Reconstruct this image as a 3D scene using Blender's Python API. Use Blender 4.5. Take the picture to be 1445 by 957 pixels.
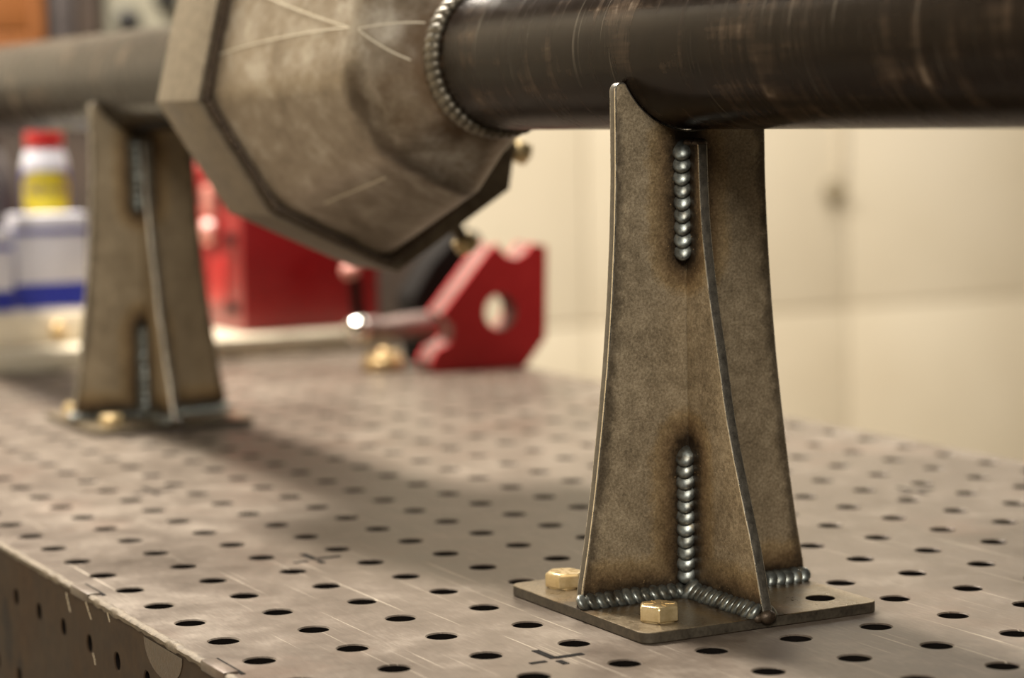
import bpy, bmesh, math, random
from mathutils import Vector, Matrix

random.seed(7)
scene = bpy.context.scene
col = scene.collection
for o in list(bpy.data.objects):
    bpy.data.objects.remove(o, do_unlink=True)

# ------------------------------------------------------------------ camera
cam_data = bpy.data.cameras.new('camera')
cam_data.sensor_fit = 'HORIZONTAL'
cam_data.sensor_width = 36.0
cam_data.lens = 81.53
cam_data.clip_start = 0.02
cam_data.clip_end = 60
cam_data.dof.use_dof = True
cam_data.dof.focus_distance = 1.205
cam_data.dof.aperture_fstop = 5.0
cam = bpy.data.objects.new('camera', cam_data)
col.objects.link(cam)
RIGHT = Vector((0.46499375, 0.88513228, -0.01793491))
DOWN = Vector((0.0782686, -0.06127953, -0.99504716))
FWD = Vector((-0.8818474, 0.46128697, -0.09777266))
M = Matrix((RIGHT, -DOWN, -FWD)).transposed().to_4x4()
M.translation = Vector((0.95465, -0.35798, 0.26751))
cam.matrix_world = M
scene.camera = cam

# ------------------------------------------------------------------ world, lamps, exposure
world = bpy.data.worlds.new('workshop_ambient')
scene.world = world
world.use_nodes = True
world.node_tree.nodes['Background'].inputs['Color'].default_value = (1.0, 0.87, 0.70, 1)
world.node_tree.nodes['Background'].inputs['Strength'].default_value = 0.05


def area(name, loc, target, sx, sy, power, color=(1.0, 0.935, 0.84)):
    d = bpy.data.lights.new(name, 'AREA')
    d.shape = 'RECTANGLE'
    d.size = sx
    d.size_y = sy
    d.energy = power
    d.color = color
    o = bpy.data.objects.new(name, d)
    col.objects.link(o)
    o.location = loc
    z = (Vector(loc) - Vector(target)).normalized()
    x = Vector((1, 0, 0))
    if abs(z.x) > 0.95:
        x = Vector((0, 1, 0))
    y = z.cross(x).normalized()
    x = y.cross(z)
    o.matrix_world = Matrix.Translation(loc) @ Matrix((x, y, z)).transposed().to_4x4()
    return o


area('ceiling_tube_lamp_over_table', (-1.7, 0.22, 2.1), (-1.5, 0.15, 0), 1.0, 0.26, 265)
area('ceiling_tube_lamp_back', (-2.5, 2.7, 2.1), (-3.3, 2.8, -0.2), 2.4, 0.4, 78)
area('added_fill_back_aisle', (-3.0, -1.5, 1.9), (-3.8, -1.7, 0), 1.8, 0.4, 75)  # added lamp, brightens the left back wall for reflections in housing and table
area('added_fill_front', (1.50, -0.68, 1.35), (-0.1, 0.3, 0.12), 0.8, 0.6, 47)  # added fill from the camera side to lift the stand fronts
area('added_fill_side', (1.0, -3.05, 0.75), (0.6, 0.0, 0.35), 2.2, 1.5, 8, (1.0, 0.95, 0.87))  # added fill in the unseen wall opening, puts glints on edges and welds
scene.view_settings.view_transform = 'Standard'
scene.view_settings.look = 'None'
scene.view_settings.gamma = 1.0
scene.view_settings.use_curve_mapping = False
scene.view_settings.exposure = 0.0


# ------------------------------------------------------------------ material helpers
def srgb(r, g, b):
    def f(c):
        c /= 255.0
        return c / 12.92 if c <= 0.04045 else ((c + 0.055) / 1.055) ** 2.4
    return (f(r), f(g), f(b), 1.0)


class Nodes:
    def __init__(self, name):
        self.m = bpy.data.materials.new(name)
        self.m.use_nodes = True
        self.t = self.m.node_tree
        self.bsdf = self.t.nodes['Principled BSDF']
        self.tc = self.n('ShaderNodeTexCoord')
        self.obj = self.tc.outputs['Object']

    def n(self, typ, ins=None, **props):
        nd = self.t.nodes.new(typ)
        for k, v in props.items():
            setattr(nd, k, v)
        for k, v in (ins or {}).items():
            self.set(nd.inputs[k], v)
        return nd

    def set(self, sock, v):
        if isinstance(v, bpy.types.NodeSocket):
            self.t.links.new(v, sock)
        else:
            sock.default_value = v

    def math(self, op, a, b=0.0, c=0.0, clamp=False):
        nd = self.n('ShaderNodeMath', {0: a, 1: b, 2: c}, operation=op)
        nd.use_clamp = clamp
        return nd.outputs[0]

    def vmath(self, op, a, b=(0, 0, 0), out=0):
        nd = self.n('ShaderNodeVectorMath', {0: a, 1: b}, operation=op)
        return nd.outputs[out]

    def mapping(self, scale=(1, 1, 1), rot=(0, 0, 0), loc=(0, 0, 0), src=None):
        return self.n('ShaderNodeMapping', {'Vector': src or self.obj, 'Scale': scale, 'Rotation': rot, 'Location': loc}).outputs[0]

    def noise(self, scale, detail=6, rough=0.55, vec=None, dist=0.0):
        return self.n('ShaderNodeTexNoise', {'Vector': vec or self.obj, 'Scale': scale, 'Detail': detail, 'Roughness': rough,
                                             'Distortion': dist}).outputs['Fac']

    def ramp(self, fac, stops, interp='LINEAR'):
        nd = self.n('ShaderNodeValToRGB', {'Fac': fac})
        cr = nd.color_ramp
        cr.interpolation = interp
        while len(cr.elements) < len(stops):
            cr.elements.new(0.5)
        for e, (p, c) in zip(cr.elements, stops):
            e.position = p
            e.color = c if len(c) == 4 else (*c, 1)
        return nd.outputs['Color']

    def range(self, v, a, b, c=0.0, d=1.0):
        return self.n('ShaderNodeMapRange', {'Value': v, 'From Min': a, 'From Max': b, 'To Min': c, 'To Max': d}).outputs[0]

    def mix(self, fac, a, b, blend='MIX'):
        nd = self.n('ShaderNodeMix', data_type='RGBA', blend_type=blend)
        self.set(nd.inputs[0], fac)
        self.set(nd.inputs[6], a)
        self.set(nd.inputs[7], b)
        return nd.outputs[2]

    def segdist(self, a, b):
        a = Vector(a)
        b = Vector(b)
        d = b - a
        p = self.vmath('SUBTRACT', self.obj, tuple(a))
        t = self.math('DIVIDE', self.vmath('DOT_PRODUCT', p, tuple(d), out=1), d.length_squared, clamp=True)
        q = self.n('ShaderNodeVectorMath', {0: tuple(d), 'Scale': t}, operation='SCALE').outputs[0]
        return self.vmath('LENGTH', self.vmath('SUBTRACT', p, q), out=1)

    def finish(self, color, rough=0.5, metal=0.0, bump=None, bump_strength=0.2, bump_dist=0.001, spec=0.5):
        self.set(self.bsdf.inputs['Base Color'], color)
        self.set(self.bsdf.inputs['Roughness'], rough)
        self.set(self.bsdf.inputs['Metallic'], metal)
        self.set(self.bsdf.inputs['Specular IOR Level'], spec)
        if bump is not None:
            b = self.n('ShaderNodeBump', {'Height': bump, 'Strength': bump_strength, 'Distance': bump_dist})
            self.t.links.new(b.outputs[0], self.bsdf.inputs['Normal'])
        return self.m


def mottled(name, c1, c2, scale=40, rough=0.5, metal=0.0, bump=0.15, fine=6, bdist=0.0006, spec=0.5, stains=()):
    k = Nodes(name)
    a = k.noise(scale, 6, 0.6)
    b = k.noise(scale * fine, 4, 0.6)
    f = k.range(k.math('MULTIPLY_ADD', b, 0.5, k.math('MULTIPLY', a, 0.7)), 0.4, 0.85)
    c = k.mix(f, c1, c2)
    for p, q, w in stains:
        d = k.math('ADD', k.segdist(p, q), k.math('MULTIPLY', k.math('SUBTRACT', k.noise(70, 5, 0.7), 0.5), 0.03))
        c = k.mix(k.range(d, w, w * 0.4, 0.0, 0.85), c, srgb(14, 10, 7))
    r = k.range(a, 0.3, 0.7, max(rough - 0.08, 0.02), rough + 0.08)
    return k.finish(c, r, metal, b, bump, bdist, spec)


def plate_steel(name, heat, rims=()):
    """hot rolled plate with mill scale; brown and black heat tint round the welded seams"""
    k = Nodes(name)
    a = k.noise(30, 6, 0.65)
    b = k.noise(650, 3, 0.8)
    c = k.noise(110, 5, 0.7, dist=0.4)
    f = k.range(k.math('MULTIPLY_ADD', b, 0.75, k.math('MULTIPLY_ADD', c, 0.30, k.math('MULTIPLY', a, 0.35))), 0.46, 0.96)
    base = k.ramp(f, [(0.0, srgb(84, 73, 57)), (0.5, srgb(146, 131, 106)), (1.0, srgb(192, 177, 149))])
    if name.startswith('base'):
        base = k.mix(1.0, base, (0.62, 0.60, 0.58, 1), 'MULTIPLY')
    if heat:
        d = None
        for s in heat:
            e = k.segdist(*s)
            d = e if d is None else k.math('MINIMUM', d, e)
        d = k.math('ADD', d, k.math('MULTIPLY', k.math('SUBTRACT', k.noise(150, 5, 0.7), 0.5), 0.012))
        hot = k.ramp(k.range(d, 0.0, 0.028), [(0.0, (0.10, 0.085, 0.075, 1)), (0.34, (0.12, 0.095, 0.075, 1)), (0.58, (0.60, 0.50, 0.39, 1)),
                                             (0.8, (0.97, 0.88, 0.72, 1)), (1.0, (1, 1, 1, 1))])
        base = k.mix(1.0, base, hot, 'MULTIPLY')
        # spatter specks close to the seams
        sp = k.n('ShaderNodeTexVoronoi', {'Vector': k.obj, 'Scale': 260}, feature='F1').outputs['Distance']
        speck = k.math('MULTIPLY', k.math('LESS_THAN', sp, 0.10), k.range(d, 0.032, 0.004))
        base = k.mix(k.math('MULTIPLY', speck, 0.6), base, srgb(190, 160, 115))
    if rims:
        # loose dark scale left in patches beside the flame-cut edges
        d = None
        for s in rims:
            e = k.segdist(*s)
            d = e if d is None else k.math('MINIMUM', d, e)
        d = k.math('ADD', d, k.math('MULTIPLY', k.math('SUBTRACT', k.noise(110, 6, 0.8), 0.5), 0.016))
        base = k.mix(k.range(d, 0.0058, 0.0010, 0.0, 0.62), base, srgb(46, 38, 30))
    lo = 0.24 if name.startswith('base') else 0.40
    return k.finish(base, k.range(c, 0.3, 0.7, lo, lo + 0.18), 0.55, b, 0.25, 0.0004)


def table_steel(name):
    k = Nodes(name)
    big = k.noise(5, 5, 0.6)
    mid = k.noise(28, 6, 0.65)
    fine = k.noise(1.0, 5, 0.65, k.mapping((90, 700, 90), (0, 0, 0.5)))
    f = k.range(k.math('MULTIPLY_ADD', mid, 0.5, k.math('MULTIPLY_ADD', fine, 0.3, k.math('MULTIPLY', big, 0.5))), 0.45, 0.88)
    base = k.ramp(f, [(0.0, srgb(64, 55, 47)), (0.5, srgb(94, 84, 74)), (1.0, srgb(131, 121, 109))])
    rust = k.range(k.noise(7, 5, 0.6, k.mapping(loc=(3.1, 1.2, 0))), 0.55, 0.72)
    base = k.mix(k.math('MULTIPLY', rust, 0.22), base, srgb(118, 84, 66))
    sc = None
    for ang, sx, off in ((0.35, 1.0, 0.0), (1.25, 1.0, 3.0), (2.3, 1.0, 7.0), (2.75, 1.0, 11.0)):
        n = k.noise(1.0, 2, 0.5, k.mapping((5, 800, 1), (0, 0, ang), (off, off, 0)))
        m = k.range(n, 0.715, 0.74)
        sc = m if sc is None else k.math('MAXIMUM', sc, m)
    base = k.mix(k.math('MULTIPLY', sc, 0.45), base, srgb(222, 210, 190))
    r = k.range(k.math('MULTIPLY_ADD', big, 0.6, k.math('MULTIPLY', mid, 0.5)), 0.35, 0.75, 0.31, 0.47)
    return k.finish(base, r, 0.24, k.math('ADD', fine, k.math('MULTIPLY', mid, 0.6)), 0.10, 0.0008, spec=0.13)


def tube_steel(name):
    k = Nodes(name)
    a = k.noise(1.0, 6, 0.65, k.mapping((14, 40, 40)))
    ring = k.noise(1.0, 5, 0.65, k.mapping((55, 9, 9), (0, 0.35, 0.3)), 0.6)
    lines = k.noise(1.0, 4, 0.6, k.mapping((6, 240, 240)))
    f = k.range(k.math('MULTIPLY_ADD', ring, 0.5, k.math('MULTIPLY_ADD', a, 0.45, k.math('MULTIPLY', lines, 0.2))), 0.42, 0.78)
    base = k.ramp(f, [(0.0, srgb(14, 8, 5)), (0.5, srgb(26, 18, 12)), (0.74, srgb(60, 48, 37)), (1.0, srgb(136, 122, 106))])
    arcs = k.range(k.noise(1.0, 3, 0.6, k.mapping((620, 9, 9), (0, 0.22, 0.16))), 0.60, 0.70)
    worn = k.range(k.noise(16, 4, 0.6), 0.48, 0.66)
    base = k.mix(k.math('MULTIPLY', k.math('MULTIPLY', arcs, worn), 0.34), base, srgb(160, 150, 134))
    rr = k.range(ring, 0.3, 0.7, 0.20, 0.32)
    return k.finish(base, rr, 0.06, k.math('ADD', lines, ring), 0.12, 0.0006, spec=0.07)


def shell_steel(name):
    k = Nodes(name)
    a = k.noise(12, 6, 0.65, dist=0.5)
    b = k.noise(60, 5, 0.7)
    c = k.noise(300, 3, 0.6)
    f = k.range(k.math('MULTIPLY_ADD', a, 0.6, k.math('MULTIPLY_ADD', b, 0.4, k.math('MULTIPLY', c, 0.1))), 0.36, 0.80)
    base = k.ramp(f, [(0.0, srgb(86, 72, 55)), (0.45, srgb(142, 131, 115)), (1.0, srgb(208, 202, 190))])
    # heat tint beside the ring of weld round the tube
    x = k.n('ShaderNodeSeparateXYZ', {'Vector': k.obj}).outputs
    d = k.math('ADD', k.math('ABSOLUTE', k.math('SUBTRACT', x[0], -0.322)), k.math('MULTIPLY', k.math('SUBTRACT', k.noise(22, 4, 0.6), 0.5), 0.08))
    base = k.mix(k.range(d, 0.024, 0.0, 0.0, 0.75), base, srgb(84, 62, 40))
    # dark uneven bands along the bend lines
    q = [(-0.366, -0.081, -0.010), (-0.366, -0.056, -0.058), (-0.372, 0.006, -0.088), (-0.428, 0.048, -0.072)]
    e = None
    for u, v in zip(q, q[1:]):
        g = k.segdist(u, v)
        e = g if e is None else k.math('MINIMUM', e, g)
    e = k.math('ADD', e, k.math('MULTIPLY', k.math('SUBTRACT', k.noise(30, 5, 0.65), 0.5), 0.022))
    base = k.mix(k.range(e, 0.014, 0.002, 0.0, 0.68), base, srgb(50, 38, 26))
    return k.finish(base, k.range(b, 0.3, 0.7, 0.34, 0.52), 0.6, b, 0.12, 0.0008)


MAT = {}


def build_materials():
    MAT['table'] = table_steel('worn_table_steel')
    MAT['skirt'] = mottled('table_side_steel', srgb(38, 27, 15), srgb(68, 50, 31), 16, 0.75, 0.1, 0.15, spec=0.25,
                           stains=[((-0.476, 0.025, 0.862), (-0.470, 0.025, 0.835), 0.013), ((-0.452, 0.025, 0.80), (-0.448, 0.025, 0.83), 0.006)])
    MAT['worn_edge'] = mottled('ground_edge_steel', srgb(60, 52, 42), srgb(128, 116, 98), 120, 0.6, 0.3, 0.4, spec=0.2)
    MAT['slot'] = mottled('slot_shade', srgb(9, 7, 5), srgb(20, 15, 11), 200, 0.9, 0.0, spec=0.1)  # near-black colour stands in for the shade inside bores and slots
    MAT['base_edge'] = mottled('scaly_base_edge', srgb(50, 44, 37), srgb(98, 90, 76), 70, 0.5, 0.5, 0.3)
    MAT['inside'] = mottled('dark_table_inside', srgb(50, 40, 30), srgb(70, 56, 42), 20, 0.8, 0.2)
    MAT['edge'] = mottled('cut_plate_edge', srgb(66, 62, 56), srgb(112, 106, 94), 260, 0.42, 0.7, 0.4)
    MAT['arris'] = mottled('arris_glint_steel', srgb(170, 162, 146), srgb(226, 218, 200), 200, 0.28, 0.95, 0.2)  # brighter than the plate, so bevels carry a painted edge highlight
    MAT['round_weld'] = mottled('grey_round_weld', srgb(62, 56, 46), srgb(136, 128, 112), 60, 0.45, 0.6, 0.3)
    MAT['weld'] = weld_metal('weld_metal')
    MAT['zinc'] = mottled('yellow_zinc', srgb(190, 166, 118), srgb(222, 202, 160), 90, 0.38, 0.75, 0.05)
    MAT['tube'] = tube_steel('dark_drawn_tube')
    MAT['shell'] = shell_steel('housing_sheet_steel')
    MAT['rim'] = mottled('housing_rim_steel', srgb(78, 68, 54), srgb(136, 126, 108), 26, 0.45, 0.6, 0.2)
    MAT['seam'] = mottled('dark_seam_weld', srgb(48, 38, 30), srgb(92, 78, 62), 160, 0.45, 0.6, 0.4)
    MAT['scribe'] = mottled('scribed_bright_line', srgb(194, 185, 165), srgb(212, 203, 184), 300, 0.5, 0.2)
    MAT['wall'] = wall_paint('cream_wall_paint')
    MAT['floor'] = mottled('concrete_floor', srgb(110, 102, 90), srgb(150, 140, 124), 6, 0.75)
    MAT['red'] = mottled('red_enamel', srgb(116, 8, 12), srgb(132, 13, 17), 20, 0.35, 0.0, 0.03)
    MAT['red_plate'] = mottled('red_powder_coat', srgb(164, 24, 28), srgb(186, 34, 36), 60, 0.5, 0.0, 0.08)
    MAT['chrome'] = mottled('chrome_steel', srgb(205, 200, 192), srgb(232, 228, 220), 50, 0.14, 1.0, 0.02)
    MAT['grey_steel'] = mottled('grey_pinkish_steel', srgb(112, 94, 88), srgb(146, 126, 118), 50, 0.4, 0.6)
    MAT['dark_iron'] = mottled('dark_cast_iron', srgb(12, 9, 6), srgb(22, 17, 13), 60, 0.8, 0.0, spec=0.15)
    MAT['brass'] = mottled('tan_brass', srgb(196, 164, 112), srgb(226, 200, 152), 60, 0.32, 0.6)
    MAT['pale_steel'] = mottled('pale_plate_steel', srgb(178, 168, 146), srgb(206, 196, 174), 20, 0.5, 0.3)
    MAT['white'] = mottled('white_card', srgb(182, 180, 188), srgb(198, 196, 202), 20, 0.55, 0.0, 0.02)
    MAT['blue'] = mottled('blue_print', srgb(22, 34, 128), srgb(30, 44, 146), 20, 0.45, 0.0, 0.02)
    MAT['navy'] = mottled('navy_can_paint', srgb(26, 28, 104), srgb(34, 36, 122), 20, 0.35, 0.0, 0.02)
    MAT['yellow'] = mottled('yellow_print', srgb(186, 168, 34), srgb(202, 184, 46), 20, 0.45, 0.0, 0.02)
    MAT['cap_red'] = mottled('red_plastic', srgb(172, 34, 36), srgb(186, 46, 44), 20, 0.4, 0.0, 0.02)
    MAT['orange_wood'] = mottled('orange_wood', srgb(98, 54, 12), srgb(120, 70, 20), 12, 0.6, 0.0, 0.1)
    MAT['dark_brown'] = mottled('dark_brown_wood', srgb(40, 29, 20), srgb(58, 43, 30), 10, 0.7, 0.0, 0.1)
    MAT['slate'] = mottled('slate_grey_metal', srgb(58, 52, 50), srgb(76, 69, 66), 14, 0.5, 0.2)
    MAT['machine'] = mottled('putty_grey_enamel', srgb(118, 113, 97), srgb(136, 131, 114), 8, 0.5)
    MAT['black'] = mottled('black_rubber', srgb(16, 14, 12), srgb(28, 24, 20), 40, 0.6)
    MAT['beige_dark'] = mottled('aged_beige_paint', srgb(120, 108, 84), srgb(140, 126, 100), 20, 0.5)
    MAT['beige'] = mottled('beige_plastic', srgb(196, 184, 162), srgb(214, 202, 180), 20, 0.5)
    MAT['pink'] = mottled('pale_pink_plastic', srgb(176, 112, 100), srgb(196, 134, 120), 20, 0.4)


def weld_metal(name):
    k = Nodes(name)
    a = k.noise(130, 5, 0.6)
    b = k.noise(600, 3, 0.6)
    base = k.ramp(k.range(a, 0.3, 0.72), [(0.0, srgb(70, 63, 52)), (0.4, srgb(104, 106, 100)), (0.75, srgb(130, 135, 131)), (1.0, srgb(160, 148, 122))])
    return k.finish(base, k.range(b, 0.3, 0.7, 0.28, 0.44), 0.85, b, 0.15, 0.0003)


def wall_paint(name):
    k = Nodes(name)
    a = k.noise(0.9, 4, 0.5)
    b = k.noise(60, 4, 0.6)
    base = k.ramp(k.range(a, 0.3, 0.7), [(0.0, srgb(204, 190, 164)), (0.5, srgb(219, 207, 183)), (1.0, srgb(226, 215, 194))])
    return k.finish(base, 0.65, 0.0, b, 0.05, 0.002)


# ------------------------------------------------------------------ mesh helpers
class MB:
    def __init__(self):
        self.bm = bmesh.new()

    def add(self, verts, faces):
        vs = [self.bm.verts.new(v) for v in verts]
        for f in faces:
            try:
                self.bm.faces.new([vs[i] for i in f])
            except ValueError:
                pass
        return vs

    def box(self, lo, hi):
        (x0, y0, z0), (x1, y1, z1) = lo, hi
        self.add([(x0, y0, z0), (x1, y0, z0), (x1, y1, z0), (x0, y1, z0), (x0, y0, z1), (x1, y0, z1), (x1, y1, z1), (x0, y1, z1)],
                 [(0, 3, 2, 1), (4, 5, 6, 7), (0, 1, 5, 4), (1, 2, 6, 5), (2, 3, 7, 6), (3, 0, 4, 7)])
        return self

    def prism(self, pts, axis, lo, hi):
        """pts: 2-D outline, counter-clockwise in the plane seen from +axis"""
        def p3(p, w):
            u, v = p
            return {'x': (w, u, v), 'y': (v, w, u), 'z': (u, v, w)}[axis]
        n = len(pts)
        self.add([p3(p, lo) for p in pts] + [p3(p, hi) for p in pts],
                 [tuple(reversed(range(n))), tuple(range(n, 2 * n))] + [(i, (i + 1) % n, n + (i + 1) % n, n + i) for i in range(n)])
        return self

    def rings(self, rings, closed=True, cap0=True, cap1=True):
        n = len(rings[0])
        verts = [p for r in rings for p in r]
        faces = []
        for k in range(len(rings) - 1):
            for i in range(n if closed else n - 1):
                j = (i + 1) % n
                faces.append((k * n + i, k * n + j, (k + 1) * n + j, (k + 1) * n + i))
        if cap0:
            faces.append(tuple(reversed(range(n))))
        if cap1:
            faces.append(tuple(range((len(rings) - 1) * n, len(rings) * n)))
        self.add(verts, faces)
        return self

    def lathe(self, prof, origin=(0, 0, 0), axis=(0, 0, 1), n=32, cap0=True, cap1=True):
        z = Vector(axis).normalized()
        x = z.orthogonal().normalized()
        y = z.cross(x)
        o = Vector(origin)
        rs = []
        for r, h in prof:
            rs.append([o + z * h + (x * math.cos(2 * math.pi * i / n) + y * math.sin(2 * math.pi * i / n)) * r for i in range(n)])
        return self.rings(rs, True, cap0, cap1)

    def tube(self, p0, p1, r, n=16):
        p0, p1 = Vector(p0), Vector(p1)
        return self.lathe([(r, 0), (r, (p1 - p0).length)], p0, p1 - p0, n)

    def ellipsoid(self, c, ax, nu=12, nv=8):
        """ax: three half-axis vectors"""
        c = Vector(c)
        a, b, d = [Vector(v) for v in ax]
        verts = [c + d]
        for k in range(1, nv):
            t = math.pi * k / nv
            for i in range(nu):
                u = 2 * math.pi * i / nu
                verts.append(c + d * math.cos(t) + (a * math.cos(u) + b * math.sin(u)) * math.sin(t))
        verts.append(c - d)
        faces = [(0, 1 + i, 1 + (i + 1) % nu) for i in range(nu)]
        for k in range(nv - 2):
            for i in range(nu):
                j = (i + 1) % nu
                faces.append((1 + k * nu + i, 1 + (k + 1) * nu + i, 1 + (k + 1) * nu + j, 1 + k * nu + j))
        e = len(verts) - 1
        s = 1 + (nv - 2) * nu
        faces += [(e, s + (i + 1) % nu, s + i) for i in range(nu)]
        self.add(verts, faces)
        return self

    def build(self, name, mat, parent=None, bevel=0.0, segs=2, smooth=35, bevel_angle=25):
        bm = self.bm
        bmesh.ops.recalc_face_normals(bm, faces=bm.faces[:])
        if bevel > 0:
            es = [e for e in bm.edges if len(e.link_faces) == 2 and e.calc_face_angle(0) > math.radians(bevel_angle)]
            bmesh.ops.bevel(bm, geom=es, offset=bevel, segments=segs, profile=0.6, affect='EDGES', clamp_overlap=True)
        me = bpy.data.meshes.new(name)
        bm.to_mesh(me)
        bm.free()
        if smooth:
            for p in me.polygons:
                p.use_smooth = True
            me.set_sharp_from_angle(angle=math.radians(smooth))
        me.materials.append(mat if not isinstance(mat, str) else MAT[mat])
        o = bpy.data.objects.new(name, me)
        col.objects.link(o)
        if parent is not None:
            o.parent = parent
        return o


def tag(o, label, cat, group=None):
    o['label'] = label
    o['category'] = cat
    if group:
        o['group'] = group
    return o


def thing(name, label, cat, loc=(0, 0, 0), rz=0.0, group=None):
    o = bpy.data.objects.new(name, None)
    o.empty_display_size = 0.02
    col.objects.link(o)
    o.location = loc
    o.rotation_euler = (0, 0, rz)
    return tag(o, label, cat, group)


def structure(o):
    o['kind'] = 'structure'
    return o


def text_part(name, body, size, mat, parent, loc, rot, depth=0.0003, bend=None):
    cu = bpy.data.curves.new(name, 'FONT')
    cu.body = body
    cu.size = size
    cu.extrude = depth
    cu.align_x = 'CENTER'
    cu.align_y = 'CENTER'
    tmp = bpy.data.objects.new(name + '_tmp', cu)
    col.objects.link(tmp)
    dg = bpy.context.evaluated_depsgraph_get()
    me = bpy.data.meshes.new_from_object(tmp.evaluated_get(dg))
    bpy.data.objects.remove(tmp, do_unlink=True)
    bpy.data.curves.remove(cu)
    if bend:
        for v in me.vertices:
            v.co = bend(v.co)
    me.materials.clear()
    me.materials.append(MAT[mat])
    o = bpy.data.objects.new(name, me)
    col.objects.link(o)
    o.parent = parent
    o.location = loc
    o.rotation_euler = rot
    return o


build_materials()

# ------------------------------------------------------------------ the room
FLOOR = -0.90
structure(MB().box((-4.1, -3.2, FLOOR - 0.1), (3.0, 6.2, FLOOR)).build('floor', 'floor', smooth=0))
wall = structure(MB().box((-4.15, -3.2, FLOOR), (-4.0, 6.2, 2.4)).build('wall_back', 'wall', smooth=0))
mb = MB()
mb.box((-4.0, -3.3, FLOOR), (-0.2, -3.2, 2.4)).box((2.2, -3.3, FLOOR), (3.0, -3.2, 2.4))
mb.box((-0.2, -3.3, FLOOR), (2.2, -3.2, -0.1)).box((-0.2, -3.3, 1.6), (2.2, -3.2, 2.4))
structure(mb.build('wall_left', 'wall', smooth=0))
structure(MB().box((-4.0, 6.2, FLOOR), (3.0, 6.3, 2.4)).build('wall_right', 'wall', smooth=0))
# flat sheet panels on the wall with open joints between them
ys = [-1.4, -0.5, 0.4, 1.30, 1.86, 2.435, 3.215, 3.98, 4.75, 5.5]
for i in range(len(ys) - 1):
    g = 0.003
    for z0, z1, t in ((FLOOR + 0.02, -0.258, 0.020), (-0.252, 1.30, 0.016)):
        MB().box((-4.0, ys[i] + g, z0), (-4.0 + t, ys[i + 1] - g, z1)).build('panel', 'wall', wall, bevel=0.004)
# pull handle on the joint of two panels
MB().lathe([(0.0, 0), (0.026, 0.004), (0.027, 0.02), (0.018, 0.03), (0.016, 0.05), (0.0, 0.052)], (-3.984, 3.165, 0.045), (1, 0, 0), 20, False, False) \
    .build('pull_handle', 'beige_dark', wall)
MB().box((-3.984, 3.185, 0.08), (-3.972, 3.205, 0.42)).build('latch_rod', 'beige', wall, bevel=0.003)


# ------------------------------------------------------------------ welding table
PITCH = 0.05
TX0, TX1 = -1.875, 0.325
TY0, TY1 = 0.025, 0.775
THICK = 0.010


def cell_grid(xs, ys_, r, depth, seg=24, cham=0.0007):
    """perforated sheet in the local XY plane, top at z=0: list of verts, faces"""
    V, F = [], []
    h = PITCH / 2
    for cx in xs:
        for cy in ys_:
            o = len(V)
            for i in range(seg):
                a = 2 * math.pi * i / seg
                c, s = math.cos(a), math.sin(a)
                m = h / max(abs(c), abs(s))
                V += [(cx + c * m, cy + s * m, 0), (cx + c * (r + cham), cy + s * (r + cham), 0), (cx + c * r, cy + s * r, -cham),
                      (cx + c * r, cy + s * r, -depth), (cx + c * m, cy + s * m, -depth)]
            for i in range(seg):
                a, b = o + i * 5, o + ((i + 1) % seg) * 5
                for q in range(4):
                    F.append((a + q, b + q, b + q + 1, a + q + 1))
    return V, F


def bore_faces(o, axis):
    """the walls of the drilled holes are coloured near black to stand in for shade"""
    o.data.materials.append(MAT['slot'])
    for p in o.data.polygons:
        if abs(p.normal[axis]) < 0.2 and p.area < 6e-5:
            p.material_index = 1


table = thing('welding_table', 'brown-grey perforated steel welding table carrying the bolted axle stands', 'table', (0, 0, FLOOR))
TZ = -FLOOR     # table top height inside the table's own frame
xs = [TX0 + PITCH / 2 + PITCH * i for i in range(int(round((TX1 - TX0) / PITCH)))]
ysg = [TY0 + PITCH / 2 + PITCH * i for i in range(15)]
V, F = cell_grid(xs, ysg, 0.0080, THICK)
mb = MB()
mb.add([(x, y, z + TZ) for x, y, z in V], [tuple(reversed(f)) for f in F])
bmesh.ops.remove_doubles(mb.bm, verts=mb.bm.verts[:], dist=1e-5)
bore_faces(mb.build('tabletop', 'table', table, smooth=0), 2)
# side skirt with its rows of small holes (local plane turned upright)
SK = 0.30
xs2 = [TX0 + PITCH / 2 + PITCH * i for i in range(int(round((TX1 - TX0) / PITCH)))]
V, F = cell_grid(xs2, [-0.028, -0.078], 0.0050, 0.008, 16)
mb = MB()
mb.add([(x, TY0 - z, y + TZ) for x, y, z in V], [tuple(reversed(f)) for f in F])
mb.box((TX0, TY0, TZ - 0.0030), (TX1, TY0 + 0.008, TZ - 0.0002))
mb.box((TX0, TY0, TZ - SK), (TX1, TY0 + 0.008, TZ - 0.103))
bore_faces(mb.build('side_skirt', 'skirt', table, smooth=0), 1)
MB().box((TX0, TY1 - 0.008, TZ - SK), (TX1, TY1, TZ - THICK)).build('side_skirt', 'skirt', table, bevel=0.001)
MB().box((TX0, TY0 + 0.008, TZ - SK), (TX0 + 0.008, TY1 - 0.008, TZ - THICK)).build('end_skirt', 'skirt', table, bevel=0.001)
MB().box((TX1 - 0.008, TY0 + 0.008, TZ - SK), (TX1, TY1 - 0.008, TZ - THICK)).build('end_skirt', 'skirt', table, bevel=0.001)
MB().box((TX0 + 0.008, TY0 + 0.008, TZ - 0.16), (TX1 - 0.008, TY1 - 0.008, TZ - 0.152)).build('lower_pan', 'inside', table)
for lx in (TX0 + 0.06, TX1 - 0.12):
    for ly in (TY0 + 0.02, TY1 - 0.08):
        MB().box((lx, ly, 0), (lx + 0.06, ly + 0.06, TZ - 0.16)).build('leg', 'skirt', table, bevel=0.003)
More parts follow.
